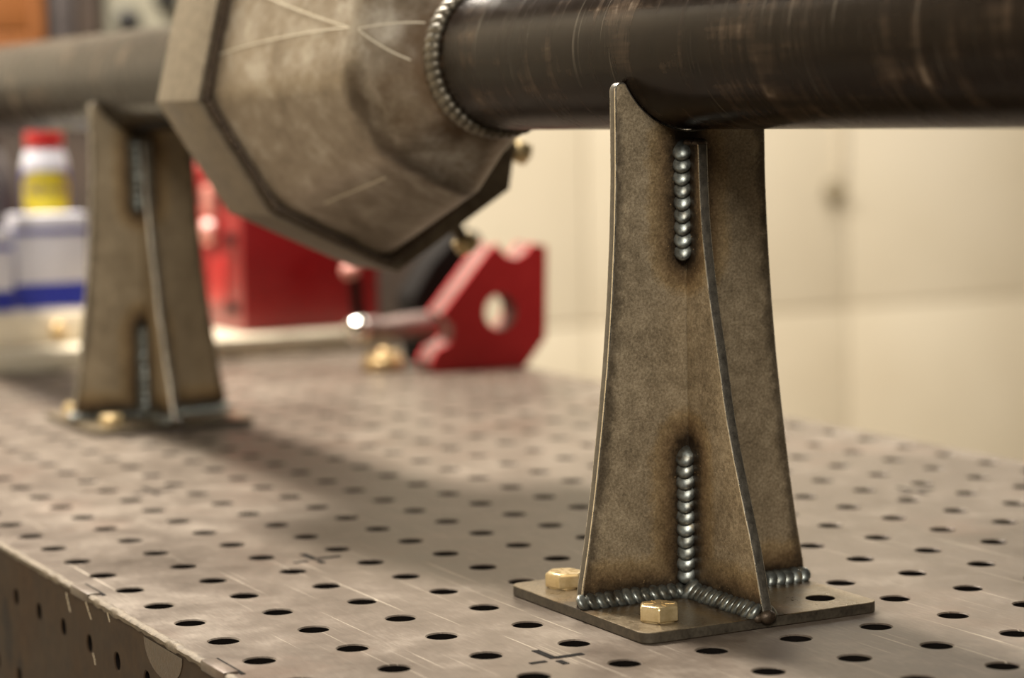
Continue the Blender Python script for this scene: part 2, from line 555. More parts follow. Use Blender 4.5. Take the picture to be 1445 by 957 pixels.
# worn, ground edge bead that runs along the near side of the top
mb = MB()
n = 420
pr = []
for i in range(n + 1):
    x = TX0 + (TX1 - TX0) * i / n
    j = random.uniform(-1, 1)
    w = 0.0022 + 0.0007 * j
    pr.append([(x, TY0 + w + 0.0012, TZ + 0.0002), (x, TY0 + 0.0006, TZ + 0.0006 + 0.0003 * j), (x, TY0 - 0.0012, TZ - 0.0006 + 0.0003 * j),
               (x, TY0 - 0.0010, TZ - 0.0030 - 0.0008 * j), (x, TY0 + 0.002, TZ - 0.003)])
mb.rings(pr)
mb.build('edge_bead', 'worn_edge', table, smooth=60)
# tabs of the skirt standing in slots of the top
for tx in (-0.985, -0.760, -0.535, -0.312, -0.096, 0.125):
    MB().box((tx - 0.016, TY0 - 0.0016, TZ - 0.004), (tx + 0.016, TY0 + 0.0064, TZ + 0.0014)).build('skirt_tab', 'table', table, bevel=0.0008)
    MB().box((tx - 0.019, TY0 + 0.0064, TZ - 0.002), (tx + 0.019, TY0 + 0.0088, TZ + 0.0003)).build('tab_slot', 'slot', table)
for (xa, za), (xb, zb) in (((-0.341, -0.006), (-0.334, -0.016)), ((-0.304, -0.004), (-0.294, -0.013)), ((-0.264, -0.003), (-0.260, -0.008)),
                           ((-0.293, -0.032), (-0.289, -0.038))):
    mb = MB()
    w = 0.0008
    mb.add([(xa - w, TY0 - 0.0003, TZ + za), (xa + w, TY0 - 0.0003, TZ + za), (xb + w, TY0 - 0.0003, TZ + zb), (xb - w, TY0 - 0.0003, TZ + zb),
            (xa - w, TY0 + 0.0005, TZ + za), (xa + w, TY0 + 0.0005, TZ + za), (xb + w, TY0 + 0.0005, TZ + zb), (xb - w, TY0 + 0.0005, TZ + zb)],
           [(0, 3, 2, 1), (4, 5, 6, 7), (0, 1, 5, 4), (1, 2, 6, 5), (2, 3, 7, 6), (3, 0, 4, 7)])
    mb.build('pale_streak', 'arris', table, smooth=0)  # thin pale streak set on the skirt face
# half-moon plug weld on the skirt
pts = [(-0.172 + 0.030 * math.cos(a), TZ - 0.0045 + 0.017 * math.sin(a)) for a in [math.pi + math.pi * i / 16 for i in range(17)]]
MB().prism([(z, x) for x, z in pts], 'y', TY0 - 0.0004, TY0 + 0.001).build('plug_weld', 'seam', table)
# dark cross marks cut between four holes
for mx, my in ((-0.025, 0.175), (-0.325, 0.175), (-0.325, 0.625), (-0.625, 0.175), (-0.625, 0.625), (-0.025, 0.625)):
    mb = MB()
    e = 0.0003
    mb.box((mx - 0.021, my - 0.0018, TZ - 0.002), (mx - 0.001, my + 0.0022, TZ + e))
    mb.box((mx - 0.0042, my + 0.001, TZ - 0.002), (mx - 0.0002, my + 0.017, TZ + e))
    mb.box((mx + 0.0005, my - 0.015, TZ - 0.002), (mx + 0.0036, my - 0.006, TZ + e))
    mb.box((mx + 0.004, my - 0.0020, TZ - 0.002), (mx + 0.012, my + 0.0016, TZ + e))
    mb.build('cross_mark', 'slot', table)


# ------------------------------------------------------------------ weld beads
def weld_bead(name, p0, p1, normal, width, n, parent, mat='weld', jit=0.06, lean=0.55, big_end=False):
    """a stack of overlapping scales, each a tilted lens lying on the one before"""
    p0, p1 = Vector(p0), Vector(p1)
    t = (p1 - p0).normalized()
    nn = Vector(normal).normalized()
    s = t.cross(nn).normalized()
    length = (p1 - p0).length
    step = length / max(n - 1, 1)
    mb = MB()
    mb.lathe([(width * 0.20, -width * 0.2), (width * 0.34, 0), (width * 0.34, length), (width * 0.20, length + width * 0.2)], p0 - nn * width * 0.14, t, 14)
    for i in range(n):
        c = p0 + t * (step * i) + s * random.uniform(-jit, jit) * width * 0.4 - nn * width * 0.05
        w = width * random.uniform(1 - jit, 1 + jit) * 0.5
        if big_end and i == 0:
            w *= 1.3
        tt = (t + nn * lean).normalized()
        n2 = (nn - t * lean).normalized()
        mb.ellipsoid(c, (tt * max(step * 1.02, w * 0.85), s * w * 1.05, n2 * w * 0.52), 18, 10)
    return mb.build(name, mat, parent, smooth=60)


# ------------------------------------------------------------------ axle stands
AY, AZ, AR = 0.3017, 0.3004, 0.0442       # axle line
BT = 0.006                                # base plate thickness


def half_width(z):
    tab = [(0.006, 0.0716), (0.016, 0.0705), (0.035, 0.0668), (0.065, 0.0620), (0.100, 0.0573), (0.132, 0.0535), (0.165, 0.0505),
           (0.200, 0.0482), (0.230, 0.0470), (0.262, 0.0467), (0.283, 0.0466)]
    for (a, u), (b, v) in zip(tab, tab[1:]):
        if z <= b:
            return u + (v - u) * (z - a) / (b - a)
    return tab[-1][1]


def axle_stand(cx, label):
    cy = 0.2995
    st = thing('axle_stand', label, 'stand', (cx, cy, 0), 0, 'welded axle stands bolted to the table')
    # base plate with rounded corners
    hx, hy, r = 0.0735, 0.0725, 0.007
    pts = []
    for sx, sy, a0 in ((1, 1, 0), (-1, 1, 90), (-1, -1, 180), (1, -1, 270)):
        for k in range(6):
            a = math.radians(a0 + 18 * k)
            pts.append((sx * (hx - r) + r * math.cos(a), sy * (hy - r) + r * math.sin(a)))
    # plate with real bolt holes, cut as a ring of faces round each hole
    mb = MB()
    outer_t = mb.add([(x, y, BT) for x, y in pts], [])
    outer_b = mb.add([(x, y, 0.0003) for x, y in pts], [])
    bm = mb.bm
    m = len(pts)
    edges_t, edges_b = [], []
    for i in range(m):
        j = (i + 1) % m
        bm.faces.new((outer_b[i], outer_b[j], outer_t[j], outer_t[i]))
        edges_t.append(bm.edges.get((outer_t[i], outer_t[j])))
        edges_b.append(bm.edges.get((outer_b[i], outer_b[j])))
    dy0 = 0.3 - cy
    for hx_, hy_ in ((0.05, 0.05), (0.05, -0.05), (-0.05, 0.05), (-0.05, -0.05)):
        ct = mb.add([(hx_ + 0.0078 * math.cos(2 * math.pi * i / 28), hy_ + dy0 + 0.0078 * math.sin(2 * math.pi * i / 28), BT) for i in range(28)], [])
        cb = mb.add([(v.co.x, v.co.y, 0.0003) for v in ct], [])
        for i in range(28):
            j = (i + 1) % 28
            bm.faces.new((ct[i], ct[j], cb[j], cb[i]))
            edges_t.append(bm.edges.get((ct[i], ct[j])))
            edges_b.append(bm.edges.get((cb[i], cb[j])))
    bmesh.ops.triangle_fill(bm, edges=edges_t, use_beauty=True)
    bmesh.ops.triangle_fill(bm, edges=edges_b, use_beauty=True)
    oy = AY - cy
    base_heat = [((0, -0.072, BT), (0, 0.072, BT)), ((0, 0, BT), (0.072, 0, BT))]
    key = 'plate_base'
    if key not in MAT:
        MAT[key] = plate_steel('base_plate_steel', base_heat)
        MAT['plate_up'] = plate_steel('upright_plate_steel', [((0.003, 0, 0.193), (0.003, 0, 0.246)), ((0.003, 0, 0.010), (0.003, 0, 0.082)),
                                                              ((0.003, -0.074, 0.004), (0.003, 0.074, 0.004))],
                                      [((0.003, oy + q * (half_width(a) - 0.002), a), (0.003, oy + q * (half_width(b) - 0.002), b))
                                       for q in (-1, 1) for a, b in ((0.02, 0.07), (0.07, 0.15), (0.15, 0.26))])
        MAT['plate_rib'] = plate_steel('rib_plate_steel', [((0.003, 0, 0.193), (0.003, 0, 0.246)), ((0.003, 0, 0.010), (0.003, 0, 0.082)),
                                                           ((0, 0, 0.004), (0.076, 0, 0.004))])
    bp = mb.build('base_plate', key, st, bevel=0.0006, segs=1, smooth=30, bevel_angle=50)
    bp.data.materials.append(MAT['base_edge'])
    bp.data.materials.append(MAT['slot'])
    for p in bp.data.polygons:
        if abs(p.normal.z) < 0.5:
            bore = any(math.hypot(p.center.x - a, p.center.y - b - dy0) < 0.0086 for a in (-0.05, 0.05) for b in (-0.05, 0.05))
            p.material_index = 2 if bore else 1  # bore walls take the painted shade colour

    # upright plate: waisted outline with a half-round saddle for the tube
    zt = 0.2815
    left = [(oy - half_width(z), z) for z in [BT + (zt - 0.004 - BT) * i / 26 for i in range(27)]]
    tip = []
    wt = half_width(zt)
    inner = oy - math.sqrt(max(AR ** 2 - (AZ - zt) ** 2, 0))
    for k in range(1, 5):
        a = math.radians(180 - 22.5 * k)
        tip.append((oy - wt + 0.004 + 0.004 * math.cos(a), zt - 0.004 + 0.004 * math.sin(a)))
    tip.append((inner - 0.0012, zt))
    saddle = []
    a0 = math.asin((AZ - zt + 0.0008) / AR)
    for k in range(33):
        a = math.pi + a0 + (math.pi - 2 * a0) * k / 32
        saddle.append((oy + (AR + 0.0002) * math.cos(a), AZ + (AR + 0.0002) * math.sin(a)))
    prof = left + tip + saddle
    prof += [(2 * oy - y, z) for y, z in reversed(tip)] + [(2 * oy - y, z) for y, z in reversed(left)]
    prof.reverse()
    up = MB().prism(prof, 'x', -0.003, 0.003).build('upright_plate', 'plate_up', st, bevel=0.0009, segs=2, smooth=30, bevel_angle=50)
    # flame-cut edge faces of the plate, with a highlight coloured onto the bevels
    mk_edge(up)

    # rib standing on the near side
    prof = [(0.0032, BT)]
    tab = [(0.0748, BT), (0.0742, 0.010), (0.0715, 0.0185), (0.0655, 0.0385), (0.0550, 0.0667), (0.0425, 0.1024), (0.0337, 0.139), (0.0262, 0.168),
           (0.0200, 0.2015), (0.0176, 0.2275), (0.0168, 0.2485)]
    tab = smooth_tab(tab)
    prof += tab + [(0.0032, 0.2485)]
    rib = MB().prism([(z, x) for x, z in prof], 'y', -0.0029 + (0.3 - cy), 0.0029 + (0.3 - cy)) \
        .build('rib', 'plate_rib', st, bevel=0.0006, segs=2, smooth=30, bevel_angle=50)
    mk_edge(rib, 'rib')
    ry = 0.3 - cy
    # weld beads
    weld_bead('weld_bead', (0.0052, ry - 0.0056, 0.1925), (0.0052, ry - 0.0056, 0.2455), (0.8, -0.7, 0.0), 0.0102, 9, st, lean=-0.65)
    weld_bead('weld_bead', (0.0052, ry - 0.0056, 0.0815), (0.0052, ry - 0.0056, 0.0180), (0.8, -0.7, 0.0), 0.0104, 11, st, lean=0.65)
    weld_bead('weld_bead', (0.0052, ry + 0.0056, 0.1925), (0.0052, ry + 0.0056, 0.2455), (0.8, 0.7, 0.0), 0.0088, 9, st, lean=-0.35)
    weld_bead('weld_bead', (0.0052, ry + 0.0056, 0.0815), (0.0052, ry + 0.0056, 0.0180), (0.8, 0.7, 0.0), 0.0088, 12, st, lean=0.40)
    weld_bead('weld_bead', (0.0060, -0.0690, BT + 0.0030), (0.0060, ry - 0.0085, BT + 0.0030), (0.75, 0, 0.75), 0.0106, 12, st, lean=-0.60)
    weld_bead('weld_bead', (0.0060, 0.0690, BT + 0.0030), (0.0060, ry + 0.0085, BT + 0.0030), (0.75, 0, 0.75), 0.0106, 12, st, lean=-0.60)
    weld_bead('weld_bead', (0.0090, ry - 0.0064, BT + 0.0032), (0.0700, ry - 0.0060, BT + 0.0026), (0, -0.8, 0.75), 0.0112, 13, st, lean=0.60,
              big_end=True)
    weld_bead('weld_bead', (0.0085, ry + 0.0058, BT + 0.0028), (0.0700, ry + 0.0056, BT + 0.0020), (0, 0.8, 0.75), 0.0088, 14, st, lean=-0.40)
    # weld blob that wraps the toe of the rib, and the cap on its top
    mb = MB()
    mb.ellipsoid((0.0745, ry, BT + 0.0002), ((0.0034, 0, 0), (0, 0.0050, 0), (0, 0, 0.0036)))
    mb.ellipsoid((0.0722, ry - 0.0048, BT - 0.0004), ((0.003, 0, 0), (0, 0.0034, 0), (0, 0, 0.0026)))
    mb.build('toe_weld', 'seam', st)
    mb = MB()
    for q in range(4):
        mb.ellipsoid((0.006 + 0.0026 * q, ry + random.uniform(-0.001, 0.001), 0.2492), ((0.0030, 0, 0), (0, 0.0048, 0), (0, 0, 0.0024)))
    mb.build('cap_weld', 'seam', st)
    for q in (-1, 1):
        MB().ellipsoid((0.002, oy + q * 0.0700, BT + 0.0022), ((0.0045, 0, 0), (0, 0.0030, 0), (0, 0, 0.0042))).build('corner_weld', 'seam', st)
    return st


def smooth_tab(tab, sub=3):
    out = []
    n = len(tab)
    for i in range(n - 1):
        p0 = tab[max(i - 1, 0)]
        p1, p2 = tab[i], tab[i + 1]
        p3 = tab[min(i + 2, n - 1)]
        for s in range(sub):
            t = s / sub
            out.append(tuple(0.5 * ((2 * b) + (c - a) * t + (2 * a - 5 * b + 4 * c - d) * t * t + (3 * b - a - 3 * c + d) * t ** 3)
                             for a, b, c, d in zip(p0, p1, p2, p3)))
    out.append(tab[-1])
    return out


def mk_edge(o, kind='upright'):
    """faces round the rim of a flame-cut plate take cut-edge steel, their bevels a painted-in highlight colour"""
    me = o.data
    me.materials.append(MAT['edge'])
    me.materials.append(MAT['arris'])
    for p in me.polygons:
        nrm = p.normal
        flat = abs(nrm.x) if kind == 'upright' else abs(nrm.y)
        if flat < 0.2:
            p.material_index = 1
        elif flat < 0.97:
            p.material_index = 2


stand_near = axle_stand(-0.0995, 'sharply focused steel stand with shiny weld beads under the near tube, before the cream wall')
stand_far = axle_stand(-0.9995, 'blurred dark steel stand under the far tube, behind the axle housing')


# ------------------------------------------------------------------ bolts
def hex_bolt(x, y, rz, label, group='yellow zinc hex bolts in the stand bases'):
    b = thing('hex_bolt', label, 'bolt', (x, y, BT), rz, group)
    R = 0.0111
    H = 0.0085
    mb = MB()
    ang = [math.radians(60 * i) for i in range(6)]
    def hexr(r, z):
        return [(r * math.cos(a), r * math.sin(a), z) for a in ang]
    mb.rings([hexr(R, 0.0006), hexr(R, H - 0.0012), hexr(R * 0.90, H)])
    mb.build('head', 'zinc', b, bevel=0.00035, segs=1, smooth=20)
    MB().lathe([(0.0094, 0), (0.0094, 0.0007)], (0, 0, 0), (0, 0, 1), 32).build('washer_face', 'zinc', b)
    MB().lathe([(0.0061, -0.024), (0.0063, -0.022), (0.0063, 0.0)], (0, 0, 0), (0, 0, 1), 20).build('shank', 'zinc', b)
    mb = MB()
    for i in range(6):
        a = math.radians(60 * i + 30)
        d = Vector((math.cos(a), math.sin(a), 0))
        s = Vector((-d.y, d.x, 0)) * 0.00035
        p, q = d * 0.0030, d * 0.0078
        z0, z1 = Vector((0, 0, H - 0.0002)), Vector((0, 0, H + 0.0003))
        mb.add([p - s + z0, q - s + z0, q + s + z0, p + s + z0, p - s + z1, q - s + z1, q + s + z1, p + s + z1],
               [(0, 3, 2, 1), (4, 5, 6, 7), (0, 1, 5, 4), (1, 2, 6, 5), (2, 3, 7, 6), (3, 0, 4, 7)])
    mb.build('grade_mark', 'zinc', b, smooth=0)
    return b


hex_bolt(-0.050, 0.250, math.radians(-31), 'brass-coloured hex bolt in front of the near stand between its two weld beads')
hex_bolt(-0.150, 0.250, math.radians(-44), 'brass-coloured hex bolt half hidden behind the left edge of the near stand')
hex_bolt(-0.950, 0.250, math.radians(-20), 'blurred golden bolt in front of the far stand')
hex_bolt(-1.050, 0.250, math.radians(-40), 'blurred golden bolt at the left edge of the far stand base')

# ------------------------------------------------------------------ axle housing
axle = thing('axle_housing', 'fabricated steel axle housing with faceted centre and dark tubes resting on two stands', 'axle', (0, AY, AZ))


def vp(x, yz):
    return (x, yz[0] / 1000, yz[1] / 1000)


V = [(-118.5, -22), (-67, -101.5), (27, -144.5), (117, -89), (124, -48), (126, 22), (108, 88), (50, 140), (-32, 142), (-88, 104)]
Q3 = [(-366, -81, -15), (-366, -56, -58), (-372, 6, -88), (-428, 48, -72), (-434, 60, -46), (-420, 78, 14), (-400, 68, 54), (-372, 34, 80), (-366, -24, 84),
      (-366, -66, 56)]
Q = [(y, z) for x, y, z in Q3]
VB = [(-112, -21), (-63.5, -96), (17, -137), (91, -85), (94, -56), (96, 18), (82, 72), (40, 126), (-30, 134), (-83, 98)]
XN, XF = -0.530, -0.612
XQ, XW = -0.366, -0.318


def scale(poly, s):
    return [(y * s, z * s) for y, z in poly]


def loop(poly, x):
    return [vp(x, p) for p in poly]


# the flat rim band round the middle
mb = MB()
mb.rings([loop(V, XF), loop(V, XN), loop(scale(VB, 1.012), XN), loop(VB, XN - 0.010)], cap0=False, cap1=False)
mb.build('rim_band', 'rim', axle, bevel=0.004, segs=3, smooth=40, bevel_angle=20)
# near shell: long tapering panels, then short panels closing on the tube
W = []
for (qy, qz) in Q:
    a = math.atan2(qz, qy)
    W.append((46 * math.cos(a), 46 * math.sin(a)))
mb = MB()
mb.rings([loop(VB, XN - 0.008), [(x / 1000, y / 1000, z / 1000) for x, y, z in Q3], loop(W, XW)], cap0=False, cap1=False)
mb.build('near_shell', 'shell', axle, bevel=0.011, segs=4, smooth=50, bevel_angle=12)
# far cover, close behind the rim
mb = MB()
mb.rings([loop(scale(V, 0.35), XF - 0.045), loop(scale(V, 0.90), XF - 0.008), loop(scale(V, 0.99), XF - 0.001)], cap0=True, cap1=False)
mb.build('far_cover', 'rim', axle, bevel=0.003, smooth=40)
# weld seam in the corner between rim and shell
vs = [Vector(p) for p in loop(VB, XN + 0.0005)]
mb = MB()
for i in range(len(vs)):
    a, b = vs[i], vs[(i + 1) % len(vs)]
    m = max(int((b - a).length / 0.0045), 2)
    for k in range(m):
        c = a.lerp(b, k / m)
        t = (b - a).normalized()
        mb.ellipsoid(c + Vector((random.uniform(-.0006, .0006), 0, 0)), (t * 0.0036, Vector((0.0042, 0, 0)), t.cross(Vector((1, 0, 0))) * 0.0042), 8, 6)
mb.build('seam_weld', 'seam', axle, smooth=60)
# tubes
def pipe(x0, x1, name):
    mb = MB()
    n = 72
    def ring(x, r):
        return [(x, r * math.cos(2 * math.pi * i / n), r * math.sin(2 * math.pi * i / n)) for i in range(n)]
    mb.rings([ring(x0, AR - 0.0065), ring(x0, AR - 0.0008), ring(x0 + 0.0008, AR), ring(x1 - 0.0008, AR), ring(x1, AR - 0.0008), ring(x1, AR - 0.0065)],
             cap0=False, cap1=False)
    nn = 6 * n
    # bore
    mb.rings([ring(x0, AR - 0.0065), ring(x1, AR - 0.0065)], cap0=False, cap1=False)
    return mb.build(name, 'tube', axle, smooth=40)


pipe(XW - 0.02, 0.46, 'axle_tube')
pipe(-1.56, XF - 0.03, 'axle_tube')
# scalloped weld round the tube where the shell closes on it
mb = MB()
n = 52
for i in range(n):
    a = 2 * math.pi * i / n
    rad = Vector((0, math.cos(a), math.sin(a)))
    tan = Vector((0, -math.sin(a), math.cos(a)))
    ax = Vector((1, 0, 0))
    c = Vector((XW + 0.001 + random.uniform(-0.0008, 0.0008), 0, 0)) + rad * (AR + 0.0012)
    mb.ellipsoid(c, ((tan + ax * 0.35).normalized() * 0.0052, (ax - tan * 0.35).normalized() * 0.0085, rad * 0.0046), 12, 6)
mb.build('tube_weld', 'round_weld', axle, smooth=50)
# bolts with yellow heads on the rear faces of the rim
for (yy, zz), nrm in (((110.7, -131.0), (0.53, -0.85)), ((158.7, -63.8), (0.93, -0.36))):
    d = Vector((0, nrm[0], nrm[1])).normalized()
    head = Vector((-0.590, yy / 1000, zz / 1000))
    p = head - d * 0.034
    MB().tube(p, head, 0.005, 12).build('stud', 'rim', axle)
    MB().lathe([(0.0085, -0.006), (0.0095, -0.004), (0.0095, 0.004), (0.007, 0.006)], head, d, 6).build('stud_nut', 'zinc', axle, bevel=0.0006)


# straight scribed lines crossing on the panel
def on_panel(i, tier, u, v):
    j = i
    k = (i - 1) % len(V)
    a0, a1 = (VB[j], VB[k]) if tier == 0 else (Q[j], Q[k])
    b0, b1 = (Q[j], Q[k]) if tier == 0 else (W[j], W[k])
    x0, x1 = (XN - 0.008, XQ) if tier == 0 else (XQ, XW)
    A0, A1, B0, B1 = Vector(vp(x0, a0)), Vector(vp(x0, a1)), Vector(vp(x1, b0)), Vector(vp(x1, b1))
    return A0.lerp(A1, v).lerp(B0.lerp(B1, v), u), (B0 - A0).cross(A1 - A0)


def scribe(i, tier, uv0, uv1, w):
    mb = MB()
    prev = []
    for k in range(13):
        t = k / 12
        p, nrm = on_panel(i, tier, uv0[0] + (uv1[0] - uv0[0]) * t, uv0[1] + (uv1[1] - uv0[1]) * t)
        nrm = nrm.normalized()
        if nrm.dot(Vector((p.x - p.x, p.y, p.z))) < 0:
            nrm = -nrm
        prev.append((p, nrm))
    t = (prev[-1][0] - prev[0][0]).normalized()
    rs = []
    for p, nrm in prev:
        s = nrm.cross(t).normalized() * w
        rs.append([p - s - nrm * 0.0004, p + s - nrm * 0.0004, p + s + nrm * 0.0004, p - s + nrm * 0.0004])
    mb.rings(rs)
    return mb.build('scribed_line', 'scribe', axle, smooth=0)


scribe(0, 0, (0.05, 0.68), (0.955, 0.49), 0.0005)
scribe(0, 0, (0.05, 0.25), (0.955, 0.49), 0.0005)
scribe(0, 1, (0.03, 0.48), (0.72, 0.20), 0.0005)
scribe(0, 1, (0.03, 0.49), (0.80, 0.70), 0.0005)

scribe(2, 0, (0.30, 0.80), (0.80, 0.74), 0.0005)

# ------------------------------------------------------------------ things on the far end of the table
plate = MB().box((-1.80, 0.10, 0.0003), (-1.452, 0.752, 0.0225)).build('steel_plate', 'pale_steel', bevel=0.003)
tag(plate, 'thick pale steel plate lying across the far end of the table under the boxes', 'plate')

box = thing('toolbox', 'red metal toolbox on the pale plate behind the axle housing', 'toolbox', (-1.62, 0.668, 0.0228))
MB().box((-0.12, -0.084, 0), (0.12, 0.084, 0.150)).build('body', 'red', box, bevel=0.003)
MB().box((-0.123, -0.087, 0.152), (0.123, 0.087, 0.190)).build('lid', 'red', box, bevel=0.005)
for lx in (0.03,):
    MB().box((lx - 0.014, -0.092, 0.118), (lx + 0.014, -0.0842, 0.166)).build('latch', 'pink', box, bevel=0.003)
MB().lathe([(0.0, 0.012), (0.012, 0.010), (0.016, 0.0), (0.0, -0.002)], (0.035, -0.090, 0.112), (0, -1, 0), 20, False, False).build('knob', 'pink', box)
MB().box((0.020, -0.0875, 0.030), (0.070, -0.0842, 0.085)).build('label_plate', 'cap_red', box, bevel=0.001)
for hz in (0.100, 0.020):
    MB().box((0.075, -0.0880, hz), (0.105, -0.0842, hz + 0.012)).build('hinge', 'dark_iron', box, bevel=0.001)
mb = MB()
mb.tube((-0.07, 0, 0.19), (-0.07, 0, 0.215), 0.005, 10).tube((0.07, 0, 0.19), (0.07, 0, 0.215), 0.005, 10).tube((-0.075, 0, 0.215), (0.075, 0, 0.215), 0.008, 12)
mb.build('carry_handle', 'dark_iron', box)

# arrow-shaped welding magnet standing on edge
mag = thing('welding_magnet', 'red arrow-shaped welding magnet with a round hole, standing on the table edge', 'magnet', (-1.18, 0.72, 0))
prof = [(667, 0), (774, 0), (799, 30), (802, 126), (783, 130), (776, 120), (766, 115), (754, 118), (743, 131), (733, 125), (677, 62), (684, 56), (691, 47),
        (690, 36), (684, 30), (672, 26), (663, 12)]
prof = [((y - 720) / 1000, max(z, 0.4) / 1000) for y, z in prof]


def holed_prism(outer, hc, hr, lo, hi, n=28):
    mb = MB()
    bm = mb.bm
    cir = [(hc[0] + hr * math.cos(2 * math.pi * i / n), hc[1] + hr * math.sin(2 * math.pi * i / n)) for i in range(n)]
    loops = {}
    for w in (lo, hi):
        es = []
        for key, pts in (('o', outer), ('h', cir)):
            vs = mb.add([(w, y, z) for y, z in pts], [])
            loops[(key, w)] = vs
            for i in range(len(vs)):
                es.append(bm.edges.new((vs[i], vs[(i + 1) % len(vs)])))
        bmesh.ops.triangle_fill(bm, edges=es, use_beauty=True)
    for key in ('o', 'h'):
        a, b = loops[(key, lo)], loops[(key, hi)]
        for i in range(len(a)):
            j = (i + 1) % len(a)
            bm.faces.new((a[i], a[j], b[j], b[i]))
    return mb


hc = (0.0265, 0.060)
holed_prism(prof, hc, 0.0185, -0.004, 0.0).build('side_plate', 'red_plate', mag, bevel=0.0005, segs=1, bevel_angle=60)
holed_prism(prof, hc, 0.0185, -0.034, -0.030).build('side_plate', 'red_plate', mag, bevel=0.0005, segs=1, bevel_angle=60)
cx_, cz_ = 0.012, 0.062
core = [(cx_ + (y - cx_) * 0.97, max(cz_ + (z - cz_) * 0.97, 0.0015)) for y, z in prof]
holed_prism(core, hc, 0.0188, -0.030, -0.004).build('magnet_core', 'grey_steel', mag)

# screw clamp lying behind the magnet
cl = thing('screw_clamp', 'dark iron screw clamp with chrome ball handle between toolbox and red magnet', 'clamp', (-1.30, 0.72, 0))
mb = MB()
mb.prism([(-0.022, 0.0), (0.055, 0.0), (0.055, 0.020), (0.012, 0.030), (0.010, 0.062), (0.040, 0.082), (0.060, 0.118), (0.052, 0.138), (0.030, 0.140), (-0.004, 0.108),
          (-0.028, 0.072)], 'x', -0.022, 0.022)
mb.build('clamp_body', 'dark_iron', cl, bevel=0.003)
MB().lathe([(0.009, 0), (0.0125, 0.006), (0.0125, 0.018), (0.0095, 0.022), (0.0135, 0.055), (0.0150, 0.085)], (0.04, -0.098, 0.043), (0, 1, 0), 24) \
    .build('spindle', 'grey_steel', cl)
MB().ellipsoid((0.045, -0.1035, 0.043), ((0.0148, 0, 0), (0, 0.0148, 0), (0, 0, 0.0148)), 20, 14).build('ball_end', 'chrome', cl)
MB().tube((0.038, -0.099, 0.050), (0.034, -0.101, 0.098), 0.0062, 14).build('tommy_bar', 'dark_iron', cl)
MB().ellipsoid((0.034, -0.106, 0.104), ((0.010, 0, 0), (0, 0.010, 0), (0, 0, 0.009)), 16, 10).build('bar_knob', 'pink', cl)

br = thing('brass_fitting', 'small tan brass round fitting lying below the chrome clamp ball', 'fitting', (-1.245, 0.640, 0.0003))
MB().lathe([(0.0185, 0), (0.0215, 0.002), (0.0215, 0.012), (0.0180, 0.016), (0.0175, 0.018), (0.0105, 0.020), (0.0070, 0.019), (0.0065, 0.008)], (0, 0, 0), (0, 0, 1), 28,
           True, True).build('collar', 'brass', br)
MB().lathe([(0.0062, 0.008), (0.0062, 0.021), (0.0045, 0.0225)], (0, 0, 0), (0, 0, 1), 16).build('stub', 'brass', br)

# spray can
PZ = 0.0228
can = thing('spray_can', 'blue spray can with yellow round label and red cap behind the far stand', 'spray can', (-1.605, 0.392, PZ))
MB().lathe([(0.0255, 0), (0.0270, 0.002), (0.0270, 0.184), (0.0262, 0.188)], (0, 0, 0), (0, 0, 1), 36).build('body', 'navy', can)
MB().lathe([(0.0262, 0.188), (0.0254, 0.197), (0.0225, 0.208), (0.0190, 0.214), (0.0185, 0.218)], (0, 0, 0), (0, 0, 1), 36).build('shoulder', 'white', can)
MB().lathe([(0.0215, 0.213), (0.0215, 0.226), (0.0200, 0.234), (0.0120, 0.236)], (0, 0, 0), (0, 0, 1), 28).build('cap', 'cap_red', can)
view = math.atan2(-0.358 - 0.392, 0.9547 + 1.605)


def wrap(r):
    return lambda c: Vector(((r + c.z) * math.cos(c.x / r), (r + c.z) * math.sin(c.x / r), c.y))


mb = MB()
rows = []
n = 40
def sq(c):
    return math.copysign(abs(c) ** 0.62, c)


disc = [(0.0, 0.0)] + [(0.031 * sq(math.cos(2 * math.pi * i / n)), 0.027 * sq(math.sin(2 * math.pi * i / n))) for i in range(n)]
vs = []
wr = wrap(0.0272)
RN = 7
allp = [(0.0, 0.0)] + [(x * k / RN, y * k / RN) for k in range(1, RN + 1) for x, y in disc[1:]]
verts = [wr(Vector((x, y, 0.0003))) for x, y in allp]
faces = [(0, 1 + i, 1 + (i + 1) % n) for i in range(n)]
for k in range(RN - 1):
    faces += [(1 + k * n + i, 1 + (k + 1) * n + i, 1 + (k + 1) * n + (i + 1) % n, 1 + k * n + (i + 1) % n) for i in range(n)]
mb.add(verts, faces)
lab = mb.build('round_label', 'yellow', can)
lab.location = (0, 0, 0.160)
lab.rotation_euler = (0, 0, view)
text_part('lettering', 'WD-40', 0.0155, 'navy', lab, (0, 0, 0.006), (0, 0, 0), 0.0002, lambda c: wrap(0.0276)(c))

# cartons
def carton(name, label, loc, size, rz, band, extra=True):
    t = thing(name, label, 'box', loc, rz, 'white cartons on the pale plate')
    sx, sy, sz = size
    MB().box((-sx / 2, -sy / 2, 0), (sx / 2, sy / 2, sz)).build('carton_body', 'white', t, bevel=0.002)
    z0, z1 = band
    MB().box((-sx / 2 - 0.0004, -sy / 2 - 0.0004, z0), (sx / 2 + 0.0004, sy / 2 + 0.0004, z1)).build('blue_band', 'blue', t)
    MB().box((-sx / 2 - 0.0006, -sy / 2 - 0.0006, sz - 0.022), (sx / 2 + 0.0006, sy / 2 + 0.0006, sz - 0.016)).build('thin_stripe', 'blue', t)
    return t


